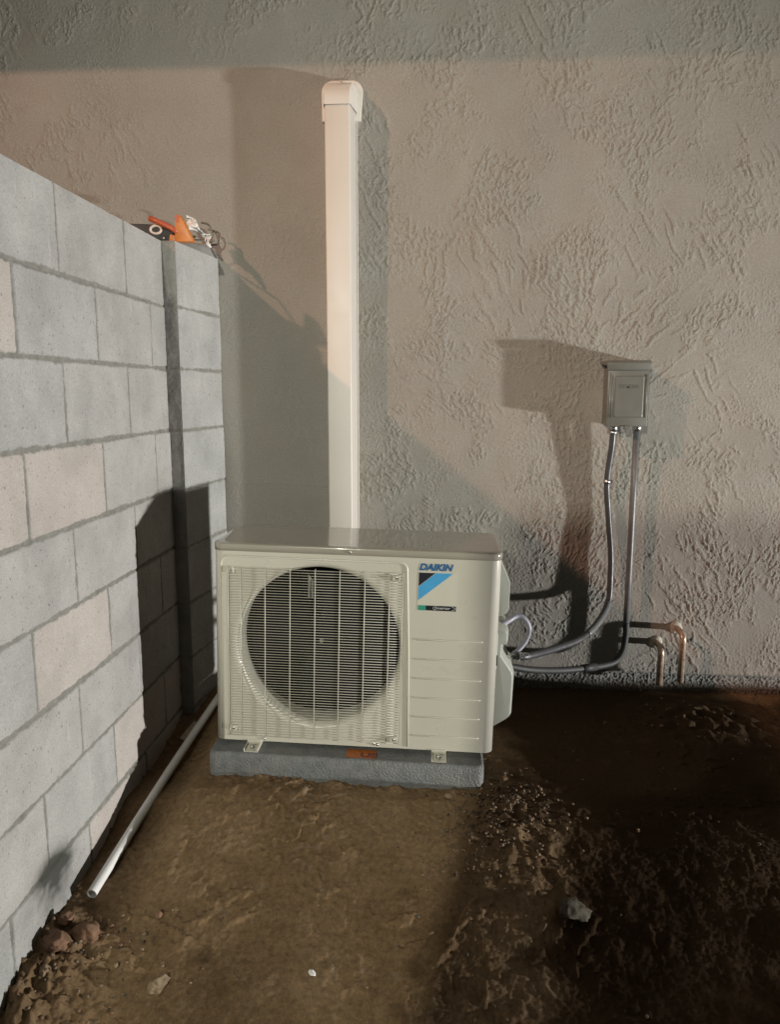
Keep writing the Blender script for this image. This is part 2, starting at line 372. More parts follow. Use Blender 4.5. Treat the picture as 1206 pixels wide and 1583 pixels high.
dirt = sst(-1.11, -1.17, Z+.02*pn(X*12, Z*12, 91))*band*.8
P = np.stack([X, yy-2.86, Z+1.2], -1)
grid('stucco_face', P, M_STUCCO, [band, ridcol, dirt], parent=house)
m = MB(); m.box((-6, .03, .0), (6, .25, 3.9)); m.build('masonry_core', M_STUCCO, house)
m = MB(); m.box((-6, -.50, 1.2+1.61), (6, .25, 1.2+1.67)); m.box((-6, -.53, 1.2+1.59), (6, -.50, 1.2+1.80)); m.build('eave', M_WOOD, house)

# ================================================================== block wall
ZL = [.49, .28, .076, -.131, -.338, -.541, -.745, -.943, -1.137, -1.345, -1.55]
JT = [[1.819, 2.215], [1.606, 2.0, 2.387], [1.805, 2.193], [1.6, 1.994, 2.378], [1.8, 2.187], [1.581, 1.978, 2.373], [1.772, 2.163], [1.578, 1.962, 2.36], [1.41, 1.781, 2.17], [1.58, 1.97]]
def block_field(U, Z, joints, zl, y0, y1, sd=0, jw=.0063, thin=None):
    """U along the wall, Z rel camera -> height, mortar mask, pinkness"""
    wob = .0016*pn(U*34, Z*34, 101+sd)+.0011*pn(U*90, Z*90, 103+sd)
    h = np.zeros_like(U); mort = np.zeros_like(U); pink = np.zeros_like(U); seedn = np.zeros_like(U)
    for k in range(len(zl)-1):
        inb = (Z <= zl[k]) & (Z > zl[k+1])
        js = sorted(joints[k]);
        if js:
            lo = js[0]; ext = []
            while lo > y0: lo -= .394; ext.append(lo)
            js = ext+js
        dist = np.full_like(U, 9.)
        for j in js: dist = np.minimum(dist, np.abs(U-j+.004*(Z-zl[k])))
        dh = np.minimum(np.abs(Z-zl[k]) if k > 0 else 9., np.abs(Z-zl[k+1]))
        wv = .0045; wh = jw
        vr = .0022*pn(U*7, Z*7, 119+sd); mv = sst(wv+.0012, wv-.0012, dist+wob+vr); mh = sst(wh+.0014, wh-.0014, dh+wob*1.8-vr*1.6)
        mm = np.maximum(mv, mh); mort = np.where(inb, mm, mort)
        idx = np.zeros_like(U)
        for j in js: idx = idx+(U > j)
        seedn = np.where(inb, idx*7.3+k*3.1, seedn)
        bid = (k, idx)
        for (kk, lo_, hi_) in PINK:
            if kk == k: pink = np.where(inb & (U > lo_) & (U < hi_), 1., pink)
    tilt = .0016*np.sin(seedn*12.9898)
    chip = sst(.50, .62, pn(U*16, Z*16, 105+sd))*.0018+sst(.55, .66, pn(U*60, Z*60, 107+sd))*.0012
    face = tilt+.0006*pn(U*50, Z*50, 109+sd)+.0005*pn(U*120, Z*120, 111+sd)-chip
    mo = -.0034+.0016*pn(U*40, Z*40, 113+sd)+.0010*pn(U*110, Z*110, 115+sd)
    smear = sst(.35, .6, pn(U*11, Z*38, 117+sd))
    h = face*(1-mort)+mo*mort
    tn = np.abs(np.sin(seedn*78.233+sd)*43758.5453)%1.0
    return h, np.clip(mort, 0, 1), np.clip(pink+.30*tn*(1-pink), 0, 1)*(1-mort)
PINK = [(1, -3, 1.606), (3, -3, 1.994), (5, 1.581, 1.978), (7, 1.962, 2.36), (8, 1.781, 3.0), (7, 2.36, 3.), (4, .8, 1.4)]
bw = empty('block_wall', (-1.0, 1.6, H-1.2), 'grey and pinkish concrete block wall on the left with a narrow end pier', 'wall')
org = Vector((-1.0, 1.6, 0.0))
uy = axis((-1.2, 1.0, .04), (1.0, 1.25, .01), (1.25, 2.5115, .0030)); uz = axis((-1.62, -1.45, .02), (-1.45, .49, .0031))
U, Z = np.meshgrid(uy, uz)
h, mo, pk = block_field(U, Z, JT, ZL, -1.2, 2.52)
nz_ = pn(U*18, Z*18, 120)+.6*pn(U*45, Z*45, 122)
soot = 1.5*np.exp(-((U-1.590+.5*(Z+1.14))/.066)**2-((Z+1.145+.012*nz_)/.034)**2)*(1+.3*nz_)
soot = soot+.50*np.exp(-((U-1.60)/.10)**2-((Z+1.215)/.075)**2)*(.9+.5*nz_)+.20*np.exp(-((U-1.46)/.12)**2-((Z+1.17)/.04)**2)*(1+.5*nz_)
grime = sst(-1.22, -1.42, Z+.04*pn(U*9, Z*9, 123))*.45
joint_smut = mo*sst(.1, .6, pn(U*12, Z*12, 125))*.15
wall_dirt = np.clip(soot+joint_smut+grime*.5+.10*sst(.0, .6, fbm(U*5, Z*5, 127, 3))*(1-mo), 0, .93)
grid('block_face', np.stack([-.92+h+1.0, U-1.6, Z+1.2], -1), M_BLOCK, [mo, pk, wall_dirt], parent=bw, flip=True)
m = MB(); m.box((-.125, -2.8, -.42), (.0715, .910, 1.2+.4885)); m.box((-.125, .910, -.42), (.03, 1.26, 1.2+.4885)); m.box((-.125, -2.8, 1.2+.4885), (.078, -.85, 1.2+.69)); m.build('wall_core', M_BLOCK, bw)
# narrow pier, standing 4 cm proud and turned a little
p0 = Vector((-.876, 2.513)); p1 = Vector((-.832, 2.858)); L_ = (p1-p0).length; dr = (p1-p0)/L_; nm = Vector((dr.y, -dr.x))
us = axis((0, L_, .0032)); uz = axis((-1.30, .49, .0031)); U, Z = np.meshgrid(us, uz)
ZP = [.49, .28, .075, -.133, -.338, -.541, -.745, -.945, -1.137, -1.345]
h, mo, pk = block_field(U+10, Z, [[] for _ in ZP], ZP, 0, 0, sd=40, jw=.0055); h = np.where(mo > .3, h*.45, h)
rag = sst(.012, .0, U+.004*pn(Z*20, U*0, 131)); h = h-rag*.004
PK = (.18*sst(.1, .4, pn(Z*4, Z*0, 133)))*(1-mo)
Pp = np.stack([p0.x+dr.x*U+nm.x*h+1.0, p0.y+dr.y*U+nm.y*h-1.6, Z+1.2], -1)
pier = grid('pier', Pp, M_BLOCK, [mo, PK, mo*0], parent=bw, flip=True)
# the pier's edge towards the camera: mostly in the darker mortar colour
us = axis((0, .062, .003)); U, Z = np.meshgrid(us, uz)
hh = .0022*pn(U*30, Z*14, 141)+.0008*pn(U*90, Z*90, 143); mm_ = np.zeros_like(U)+.8
for zz in ZP: mm_ = np.maximum(mm_, sst(.008, .004, np.abs(Z-zz)+.001*pn(U*60, Z*60, 7))); hh = hh+.002*np.exp(-((Z-zz)/.006)**2)
grid('pier_edge', np.stack([p0.x-.06+U+1.0, p0.y-1.6-hh+.0*U, Z+1.2], -1), M_BLOCK, [mm_, mm_*0, mm_*0+.06+.15*pn(U*10, Z*6, 9)], parent=bw)
m = MB()
pp = [(p0.x-.06+1, p0.y-1.6+.004), (p0.x-.003+1, p0.y-1.6+.004), (p1.x-.003+1, p1.y-1.6), (p0.x-.16+1, p1.y-1.6)]
m.prism(pp, -.3, 1.2+.4885, 'z'); m.build('pier_core', M_BLOCK, bw)
# mortar capping smeared up against the stucco at the back
us = axis((0, 1, .02)); vs_ = axis((0, 1, .05)); U, V = np.meshgrid(us, vs_)
yy = 2.55+.305*U; xin = p0.x+(yy-p0.y)*dr.x/dr.y
Zc = H+.488+V*0+(.052*U**.8)*sst(0, .25, V)+.003*pn(U*9, V*9, 151)*sst(0, .2, V)
grid('mortar_cap', np.stack([xin-.002-.14*V+1.0, yy-1.6, Zc-(V == 0)*.012], -1), M_BLOCK, [U*0+.35, U*0, U*0+.05], parent=bw, flip=False)

# unseen block wall added behind the camera, its top casts the low right shadow
gw = MB()
rb = random.Random(3)
g2 = empty('shadow_wall', (1.2, -.8, H-1.5), 'unseen grey block wall added behind the camera to cast the shadow on the right', 'wall')
for k in range(10):
    z0 = k*.2265-.02; x = -1.70-(.2 if k % 2 else 0)
    while x < 3.0:
        a = max(x, -1.70); b = min(x+.394, 3.2)
        if b-a > .03: gw.box((a+.002, -.1+rb.uniform(-.001, .001), z0), (b-.002, .1, z0+.208))
        x += .4
gw.build('block_courses', M_BLOCK, g2, bevel=.003, seg=1)
m = MB(); m.box((-1.69, -.094, -.02), (3.19, .094, 2.21)); m.build('mortar', plain('grey_mortar', (.2, .195, .17), .9), g2)

# ================================================================== outdoor unit
W_, H_, D_ = .855, .620, .322; TH = .024
ac = empty('air_conditioner', (-.67175-.006, 2.13, H-1.0686+.006), 'ivory outdoor air conditioning unit with round fan grille standing on the grey pad', 'air conditioner', rot=(0, TH, 0))
FC = (.319, .311); FR = .243; rc = .028
# casing: rounded plan, open front rectangle filled by the bell mouth plate
m = MB(); ol = rrect(0, 0, W_, D_, rc, 8)
fz0, fz1 = .0, H_-.020
n = len(ol)
for i in range(n):
    a, b = ol[i], ol[(i+1) % n]
    if abs(a[1]) < 1e-6 and abs(b[1]) < 1e-6: continue          # the front
    m.add([(a[0], a[1], fz0), (b[0], b[1], fz0), (b[0], b[1], fz1), (a[0], a[1], fz1)], [(0, 1, 2, 3)], 0, True)
m.add([(x, y, fz0+.0) for x, y in ol], [tuple(reversed(range(n)))])
x0, x1, z0, z1 = rc, W_-rc, fz0, fz1
angs = sorted([2*math.pi*k/120 for k in range(120)]+[math.atan2(z-FC[1], x-FC[0]) % (2*math.pi) for x in (x0, x1) for z in (z0, z1)])
def to_rect(a):
    c, s_ = math.cos(a), math.sin(a); t = 1e9
    if c > 1e-9: t = min(t, (x1-FC[0])/c)
    if c < -1e-9: t = min(t, (x0-FC[0])/c)
    if s_ > 1e-9: t = min(t, (z1-FC[1])/s_)
    if s_ < -1e-9: t = min(t, (z0-FC[1])/s_)
    return FC[0]+c*t, FC[1]+s_*t
prof = [(FR+.020*(1-math.sin(R(q))), .0+.024*(1-math.cos(R(q)))) for q in (0, 15, 30, 45, 60, 75, 90)]+[(FR, .06), (FR+.003, .10)]
rings = [[(*to_rect(a),) for a in angs]]
vs = [(p[0], 0, p[1]) for p in rings[0]]; na = len(angs)
for r_, y_ in prof: vs += [(FC[0]+r_*math.cos(a), y_, FC[1]+r_*math.sin(a)) for a in angs]
m.add(vs, [(i, (i+1) % na, na+(i+1) % na, na+i) for i in range(na)], 0, False)
m.add(vs, [(j*na+i, j*na+(i+1) % na, (j+1)*na+(i+1) % na, (j+1)*na+i) for j in range(1, len(prof)) for i in range(na)], 0, True)
# six pressed ribs on the right-hand panel
for k in range(6):
    z = .3500-k*.0608; m.tube([(.608, .0006, z), (.613, -.0006, z), (.806, -.0006, z), (.811, .0006, z)], [.0008, .0028, .0028, .0008], 8)
# raised edge of the fan panel
path = [(.596, .0, .008), (.590, .0, .3), (.579, .0, .560)]
for k in range(1, 7): a = R(90*k/6); path.append((.579-.020*(1-math.cos(a)), 0, .560+.020*math.sin(a)))
path += [(.045, 0, .582)]
for k in range(1, 7): a = R(90+90*k/6); path.append((.045+.022*math.cos(a), 0, .560+.022*math.sin(a)))
path += [(.021, 0, .3), (.019, 0, .02)]
m.tube(path, .0034, 8)
m.build('casing', M_PAINT, ac)
# inner darkness: fan compartment
m = MB(); m.box((.03, .095, .015), (.60, D_-.02, H_-.03)); bx = m.build('fan_compartment', M_FIN, ac)
bm = bmesh.new(); bm.from_mesh(bx.data)
for f in [f for f in bm.faces if abs(f.normal.y) > .9 and f.calc_center_median().y < .1]: bm.faces.remove(f)
bm.to_mesh(bx.data); bm.free()
m = MB()
for k in range(70): x = .05+k*.0078; m.box((x, D_-.045, .03), (x+.0012, D_-.021, H_-.04))
m.build('condenser_coil', plain('coil_metal', (.006, .006, .007), .7, 0, spec=.1), ac)
# fan
m = MB(); cy = .10
fan = MB()
fan.lathe([(.0, cy-.035), (.03, cy-.034), (.052, cy-.028), (.058, cy-.01), (.058, cy+.04)], (FC[0], 0, FC[1]), 'y', 32)
for b in range(3):
    vs = []; fs = []; nr, na_ = 9, 11
    for i in range(nr):
        r_ = .05+(FR-.014-.05)*i/(nr-1)
        for j in range(na_):
            t = j/(na_-1); a = R(120*b+40)+(t-.5)*R(96)*(1-.12*i/(nr-1))+R(24)*(i/(nr-1))**1.5
            y_ = cy+.032-(.064*t)*(1-.30*i/(nr-1))-.012*math.sin(math.pi*t)
            vs.append((FC[0]+r_*math.cos(a), y_, FC[1]+r_*math.sin(a)))
    for i in range(nr-1):
        for j in range(na_-1): fs.append((i*na_+j, i*na_+j+1, (i+1)*na_+j+1, (i+1)*na_+j))
    fan.add(vs, fs, 0, True)
fo = fan.build('fan', M_DARK, ac)
md = fo.modifiers.new('thick', 'SOLIDIFY'); md.thickness = .003
m = MB(); m.lathe([(0, 0), (.006, .0), (.007, .004), (.007, .01)], (FC[0]+.0, cy-.044, FC[1]), 'y', 12); m.build('hub_nut', M_STEEL, fo)
for x in (.268, .409):
    m = MB(); m.box((x-.008, .150, .42), (x+.008, .160, .59)); m.tube([(x, .149, .42), (x, .149, .52)], .0035, 8); m.build('motor_stay', M_STEEL, ac)
# grille
m = MB(); gx0, gx1, gz0, gz1 = .043, .571, .018, .547; N = 65
for k in range(N):
    z = gz0+(gz1-gz0)*k/(N-1)
    m.tube([(gx0, -.0040, z), (gx1, -.0040, z)], .00108, 6)
for x in (.0452, .0830, .1570, .2325, .3075, .3810, .4555, .5290, .5690):
    m.tube([(x, .002, gz0-.004), (x, -.0066, gz0-.002), (x, -.0066, gz1+.002), (x, .002, gz1+.004)], .0014, 6)
m.build('fan_grille', M_WIRE, ac)
for (x, z) in ((.0535, .541), (.5495, .537), (.0585, .043), (.5535, .032)):
    m = MB(); m.box((x-.011, -.009, z-.007), (x+.011, 0.001, z+.007)); m.box((x-.011, -.013, z-.009), (x-.007, -.0, z+.002)); m.box((x+.007, -.013, z-.009), (x+.011, -.0, z+.002))
    br = m.build('grille_bracket', M_PAINT, ac, bevel=.0012)
    m = MB(); m.lathe([(0, -.0125), (.003, -.0122), (.0042, -.011), (.0042, -.0085)], (x, 0, z+.001), 'y', 12); m.build('screw', M_STEEL, br)
# lid
m = MB(); o1 = rrect(-.0025, -.0025, W_+.0025, D_+.0025, rc+.002, 8)
def inset(ol, d): cx_, cy_ = W_/2, D_/2; return [(cx_+(x-cx_)*(1-d/cx_), cy_+(y-cy_)*(1-d/cy_)) for x, y in ol]
lay = [(0, H_-.022), (0, H_-.004), (.0012, H_-.0012), (.004, H_), (.022, H_+.0015), (.03, H_+.0005)]
rings = [[(x, y, z) for x, y in inset(o1, d)] for d, z in lay]; nn = len(o1)
vs = sum(rings, []); m.add(vs, [(j*nn+i, j*nn+(i+1) % nn, (j+1)*nn+(i+1) % nn, (j+1)*nn+i) for j in range(len(lay)-1) for i in range(nn)], 0, True)
m.add(rings[-1], [tuple(range(nn))], 0, False)
m.add(rings[0], [tuple(reversed(range(nn)))], 0, False)
lid = m.build('top_lid', M_LID, ac)
m = MB(); m.lathe([(0, -.006), (.003, -.0058), (.0045, -.004), (.0045, -.001)], (.410, 0, H_-.012), 'y', 12); m.build('screw', M_STEEL, lid)
for x, z in ((.1534, .009), (.5035, .009), (.492, .013)):
    m = MB(); m.lathe([(0, -.004), (.003, -.0038), (.0045, -.002), (.0045, .001)], (x, 0, z), 'y', 12); m.build('screw', M_STEEL, ac)
m = MB(); m.box((.025, .022, -.0098), (W_-.02, D_-.01, .002)); m.build('underside_fill', M_PAINT, ac)  # fill added under the casing to stop light passing through the foot gap
# feet: bent tabs under the casing
for x in (.1225, .6915):
    m = MB(); m.box((x-.022, -.052, -.0125), (x+.022, D_+.02, -.0095)); m.box((x-.022, -.0035, -.0095), (x+.022, .01, .004)); m.box((x-.022, -.052, -.0095), (x-.0195, 0, -.002)); m.box((x+.0195, -.052, -.0095), (x+.022, 0, -.002))
    f_ = m.build('mounting_foot', M_PAINT, ac, bevel=.0008, seg=1)
    m = MB(); m.lathe([(0, .010), (.006, .010), (.008, .006), (.008, 0)], (x, -.028, -.0095), 'z', 6); m.build('bolt', M_STEEL, f_)
# side covers on the right
m = MB()
m.prism([(W_-.004, .395), (W_+.030, .408), (W_+.038, .424), (W_+.038, .508), (W_+.010, .568), (W_-.004, .572)][::1], .105, .285, 'y')
hc = m.build('handle_cover', M_COVER, ac, bevel=.004)
cv = [(W_-.004, .010), (W_+.056, .050), (W_+.068, .062), (W_+.070, .200), (W_+.066, .216), (W_+.030, .268), (W_+.030, .304), (W_+.046, .306), (W_+.046, .344), (W_+.036, .352), (W_-.004, .364)]
ci = [(W_-.004, .018), (W_+.050, .055), (W_+.060, .066), (W_+.062, .198), (W_+.058, .212), (W_+.022, .262), (W_+.022, .300), (W_+.038, .300), (W_+.038, .338), (W_+.030, .344), (W_-.004, .354)]
m = MB(); m.prism(cv, .160, .300, 'y', caps=False); m.prism(ci, .130, .160, 'y', caps=False, top=cv)
m.add([(x, .130, z) for x, z in ci], [tuple(range(len(ci)))]); m.add([(x, .300, z) for x, z in cv], [tuple(range(len(cv)))])
m.build('valve_cover', M_COVER, ac, bevel=.0025)
m = MB(); m.box((W_-.0015, .035, .255), (W_+.0022, .110, .365)); m.build('rating_plate', M_RAG, ac, bevel=.001)
m = MB(); m.box((W_-.002, .028, .268), (W_+.003, .034, .300)); m.build('handle_slot', M_DARK, ac, bevel=.001)
# sticker
sy = -.0006
m = MB(); m.box((.6125, sy, .4395), (.7265, .0006, .5570)); st = m.build('brand_sticker', M_CLEAR, ac)
def flat(name, pts, mat, y=-.0011): m = MB(); m.prism(pts, y, sy+.0001, 'y'); return m.build(name, mat, st)
sx0, sx1, sz0, sz1 = .6140, .7190, .4570, .5545
flat('black_triangle', [(sx0, sz1), (sx0, sz1-.0410), (sx0+.0480, sz1)], M_INK)
flat('blue_band', [(sx0, sz1-.0425), (sx0, sz1-.0840), (sx0+.100, sz1), (sx0+.0500, sz1)], M_CYAN)
flat('black_strip', [(.6370, .4405), (.7262, .4405), (.7262, .4555), (.6370, .4555)], M_INK)
flat('green_square', [(.6140, .4405), (.6368, .4405), (.6368, .4555), (.6140, .4555)], M_GREEN)
font('DAIKIN', .0270, M_BLUE, 'lettering', st, (.6135, -.0010, .5625), shear=.28, bold=.0013, sx=1.06)
font('Inverter', .0115, M_WHITE, 'lettering', st, (.6640, -.0016, .4455), shear=.3, sx=1.18)
m = MB()
for c_, a0, a1 in (((.665, .448), 60, 290), ((.716, .448), -110, 110)):
    m = MB(); m.tube([(c_[0]+.0065*math.cos(R(a)), -.0014, c_[1]+.0045*math.sin(R(a))) for a in np.linspace(a0, a1, 12)], .0007, 6)
    m.build('arrow_swirl', M_WHITE, st)

# ================================================================== pad
m = MB(); PX0, PX1 = -.680, .154
px = axis((0, PX1-PX0, .006)); mbp = MB()
o_ = rrect(0, 0, PX1-PX0, .46, .022, 5); lay = [(0.004, -.11), (0, -.066), (0, -.012), (.0025, -.004), (.008, 0)]
def ins2(ol, d, w2, d2): return [(w2+(x-w2)*(1-d/w2), d2+(y-d2)*(1-d/d2)) for x, y in ol]
w2, d2 = (PX1-PX0)/2, .23
rings = [[(x, y, z) for x, y in ins2(o_, d, w2, d2)] for d, z in lay]; nn = len(o_)
mbp.add(sum(rings, []), [(j*nn+i, j*nn+(i+1) % nn, (j+1)*nn+(i+1) % nn, (j+1)*nn+i) for j in range(len(lay)-1) for i in range(nn)], 0, True)
mbp.add(rings[-1], [tuple(range(nn))])
pad = mbp.build('equipment_pad', M_PAD, loc=(PX0-.004, 2.068, H-1.0795+.005), rot=(0, .027, 0))
tag(pad, 'grey pebbled equipment pad lying on the soil beneath the outdoor unit', 'pad')
# orange sticker lying on the pad
tg = MB(); tg.box((0, 0, 0), (.088, .05, .001)); t_ = tg.build('sticker', M_TAG, loc=(-.266, 2.082, H-1.0745+.0006-.027*(-.266+.680)), rot=(0, .027, 0))
tag(t_, 'orange paper sticker with dark letters on the pad edge under the unit', 'sticker')
font('US', .038, M_TAGINK, 'lettering', t_, (.042, .004, .0012), bold=.0012, sx=1.2, rot=(0, 0, 0))

# ================================================================== line set duct
du = empty('duct', (-.36, 2.86, H-.9), 'ivory plastic line duct running up the stucco from behind the unit', 'duct')
zb = .0
def prof_duct(f=1.0, e=0): 
    pts = [(-.055-e, .004), (-.0485-e, -.096-e), (-.0455-e, -.100-e), (.0375+e, -.100-e), (.0405+e, -.096-e), (.054+e, .004)]
    return [(x, y) for x, y in pts]
m = MB(); m.prism(prof_duct(), 0, .9+1.0, 'z'); m.build('duct_cover', M_DUCT, du, bevel=.0015)
m = MB(); m.box((-.059, -.006, 0), (-.055, .001, 1.9)); m.box((.0535, -.008, 0), (.0575, .001, 1.9)); m.build('duct_base', M_DUCT, du, bevel=.001)
# wall inlet cap: curved head on a flange
m = MB(); e = .004; z0, z1 = .9+.985, .9+1.082; rows = []
for k in range(11):
    a = R(90*k/10); rows.append((z1-.075+.075*math.sin(a), -(.104*math.cos(a)) if k else -.104))
prof2 = [(z0, -.104)]+rows
vs = []; 
xs = [-.057, -.0545, -.047, .038, .0445, .0475, .060]
for (z, y) in prof2:
    s_ = -y
    vs += [(-.059, .0, z), (-.0515, -s_*.965, z), (-.0485, -s_, z), (.0395, -s_, z), (.0425, -s_*.965, z), (.058, .0, z)]
nn = 6
m.add(vs, [(j*nn+i, j*nn+i+1, (j+1)*nn+i+1, (j+1)*nn+i) for j in range(len(prof2)-1) for i in range(nn-1)], 0, True)
ic = m.build('inlet_cap', M_DUCT, du); ic.data.set_sharp_from_angle(angle=R(38))
m = MB(); fl = rrect(-.071, .9+.958, .078, .9+1.096, .040, 8, corners=(0, 1, 1, 0)); fl[0] = (.070, .9+.958); 
m.prism(fl, -.012, .002, 'y'); fo_ = m.build('cap_flange', M_DUCT, du, bevel=.004, seg=3)
m = MB(); m.lathe([(0, -.016), (.003, -.0158), (.004, -.012), (.004, -.01)], (.0, 0, .9+1.088), 'y', 10); m.build('screw', M_STEEL, fo_)

# ================================================================== disconnect box and conduits
bxp = empty('disconnect_box', (.68, 2.86, H-.12), 'grey metal electrical disconnect box with embossed cover on the stucco wall', 'electrical box')
m = MB(); m.box((-.066, -.105, 0.002), (.068, .004, .205)); m.build('box_body', M_BOX, bxp, bevel=.003)
m = MB()
m.prism([(-.127, .222), (-.122, .198), (-.118, .198), (-.118, .212), (.004, .224), (.004, .230), (-.118, .232)], -.082, .073, 'x')
m.build('rain_lid', M_BOX, bxp, bevel=.0015)
m = MB(); m.box((-.076, -.118, -.002), (.069, -.104, .198))
dr_ = m.build('box_cover', M_BOX, bxp, bevel=.003)
m = MB(); m.prism(rrect(-.052, .030, .052, .178, .006, 4), -.1185, -.1215, 'y', top=rrect(-.048, .034, .048, .174, .005, 4)); 
m.tube([(-.060, -.1185, .03), (-.060, -.1185, .18)], .0025, 8); m.tube([(-.068, -.1185, .03), (-.068, -.1185, .19)], .0025, 8); m.tube([(.060, -.1185, .03), (.060, -.1185, .182)], .0028, 8)
m.build('raised_panel', M_BOX, dr_)
font('SIEMENS', .0185, M_BOX, 'embossed_lettering', dr_, (0.0, -.1218, .134), bold=.0003, ext=.0009, align='CENTER')
m = MB(); m.box((-.010, -.124, -.012), (.012, -.106, .0)); m.build('hasp', M_BOX, bxp, bevel=.001)
def cpath(pts, n=10): return spline([(x, y, z+H) for x, y, z in pts], n)
# flexible conduit (wavy, from left knockout round to the unit)
c1 = empty('flexible_conduit', (.643, 2.80, H-.12), 'wavy dark flexible conduit curving from the left of the box down to the unit', 'conduit')
def sub(o, parent):
    return o
def build_at(m, name, mat, root, **k):
    o = m.build(name, mat, root, **k); o.data.transform(Matrix.Translation(-root.location)); return o
P1 = [(.643, 2.795, -.118), (.642, 2.80, -.197), (.634, 2.815, -.330), (.647, 2.82, -.464), (.660, 2.81, -.600), (.662, 2.805, -.700), (.655, 2.79, -.790), (.600, 2.70, -.842), (.520, 2.60, -.872), (.405, 2.47, -.868), (.300, 2.34, -.848), (.262, 2.325, -.845)]
m = MB(); m.tube(cpath(P1), .0115, 12); build_at(m, 'conduit_tube', M_CONDUIT2, c1)
m = MB(); m.tube([(.643, 2.795, H-.140), (.643, 2.795, H-.118)], .0155, 8); m.tube([(.643, 2.795, H-.152), (.643, 2.795, H-.140)], .0135, 12); build_at(m, 'connector', M_STEEL, c1)
m = MB(); m.tube([(.634, 2.815, H-.338), (.6345, 2.815, H-.322)], .0135, 12); m.box((.634, 2.822, H-.336), (.656, 2.828, H-.324)); build_at(m, 'strap', M_STEEL, c1)
sp = cpath(P1); seg = [p for p in sp if -.868 < p.z-H < -.785 and p.x > .5]
m = MB(); m.tube(seg, .0130, 12); build_at(m, 'grey_sleeve', M_CONDUIT, c1)
m = MB(); m.tube([(.225, 2.325, H-.848), (.268, 2.325, H-.844)], .0085, 12); m.tube([(.268, 2.325, H-.844), (.282, 2.330, H-.846)], .0145, 8); m.tube([(.282, 2.33, H-.846), (.300, 2.34, H-.848)], .0125, 12); build_at(m, 'end_fitting', M_STEEL, c1)
tb = None
c2 = empty('rigid_conduit', (.729, 2.80, H-.12), 'straight grey conduit from the right of the box bending low towards the unit', 'conduit')
P2 = [(.728, 2.795, -.118), (.729, 2.80, -.4), (.729, 2.80, -.70), (.729, 2.80, -.88)]
m = MB(); m.tube([(x, y, z+H) for x, y, z in P2], .0118, 14); build_at(m, 'straight_tube', M_CONDUIT, c2)
P3 = [(.729, 2.80, -.87), (.729, 2.80, -.93), (.719, 2.795, -.985), (.690, 2.78, -1.020), (.640, 2.74, -1.022), (.560, 2.67, -1.008), (.450, 2.58, -.985), (.330, 2.46, -.940), (.235, 2.40, -.905)]
m = MB(); m.tube(cpath(P3), .0122, 12); build_at(m, 'bent_tube', M_BLACK, c2)
m = MB(); m.tube([(.728, 2.795, H-.140), (.728, 2.795, H-.116)], .0155, 8); build_at(m, 'connector', M_STEEL, c2)
m = MB(); m.tube([(.600, 2.705, H-1.0155), (.540, 2.653, H-1.004)], .0150, 12); build_at(m, 'coupling', M_BLACK, c2)
cb = MB(); cb.tube(cpath([(.205, 2.30, -.738), (.236, 2.34, -.730), (.264, 2.36, -.720), (.290, 2.36, -.730), (.305, 2.36, -.762), (.296, 2.36, -.800), (.272, 2.35, -.830), (.255, 2.345, -.842)]), .0080, 10)
cbo = cb.build('cable', M_CABLE); tag(cbo, 'short pale grey cable looping out of the side of the unit above the conduit fitting', 'cable')

# ================================================================== copper stubs
def stub(x, d, ztop, zbot, r, label):
    t = empty('pipe_stub', (x, 2.86, H+ztop), label, 'pipe', group='copper pipe stubs bent down from the wall')
    R_ = .022; pts = [(0, .02, 0), (0, -d+R_, 0)]
    for k in range(1, 7): a = R(90*k/6); pts.append((0.0, -d+R_-R_*math.sin(a), -R_*(1-math.cos(a))))
    pts += [(.0, -d, zbot-ztop)]
    m = MB(); m.tube(pts, r, 14, caps=False); m.lathe([(r, 0), (r*.8, 0), (r*.78, .05)], (0, -d, zbot-ztop), 'z', 14); m.build('copper_tube', M_COPPER, t)
    m = MB(); rr = random.Random(int(x*1000)); 
    m.lathe([(r*2.1, .006), (r*1.9, -.004), (r*1.35, -.010), (r, -.010)], (0, 0, 0), 'y', 14)
    m.v = [(a+rr.uniform(-.0025, .0025), b+rr.uniform(-.002, .002), c+rr.uniform(-.0025, .0025)) for a, b, c in m.v]
    m.build('sealant', M_SOLDER, t); return t
stub(.862, .075, -.965, -1.112, .0125, 'shorter copper pipe stub nearer the conduit, bent downward')
stub(.936, .088, -.905, -1.092, .0125, 'longer right-hand copper pipe stub bent downward from the wall')

# ================================================================== pvc pipe
pe0 = Vector((-.862, 1.655, gz(-.862, 1.655)+.020)); pe1 = Vector((-.798, 2.66, H-1.112)); pts = [pe0.lerp(pe1, k/24)+Vector((0, 0, .010*math.sin(math.pi*k/24))) for k in range(25)]
m = MB(); m.tube(pts, .0130, 16, caps=False)
pv = m.build('pvc_pipe', M_PVC); tag(pv, 'long white plastic pipe lying on the soil along the foot of the block wall', 'pipe')
t0 = Vector(pts[0]); dd = (Vector(pts[1])-t0).normalized(); m = MB(); m.tube([t0, t0+dd*.03, t0+dd*.03001], [.0105, .0103, .0001], 16, caps=False); 
m.add([], []); 
u_ = dd.cross(Vector((0, 0, 1))).normalized(); v_ = u_.cross(dd); ring = lambda r: [t0+(u_*math.cos(2*math.pi*k/16)+v_*math.sin(2*math.pi*k/16))*r for k in range(16)]
m.add(ring(.0135)+ring(.0105), [(i, (i+1) % 16, 16+(i+1) % 16, 16+i) for i in range(16)]); m.build('pipe_mouth', M_PVC, pv)

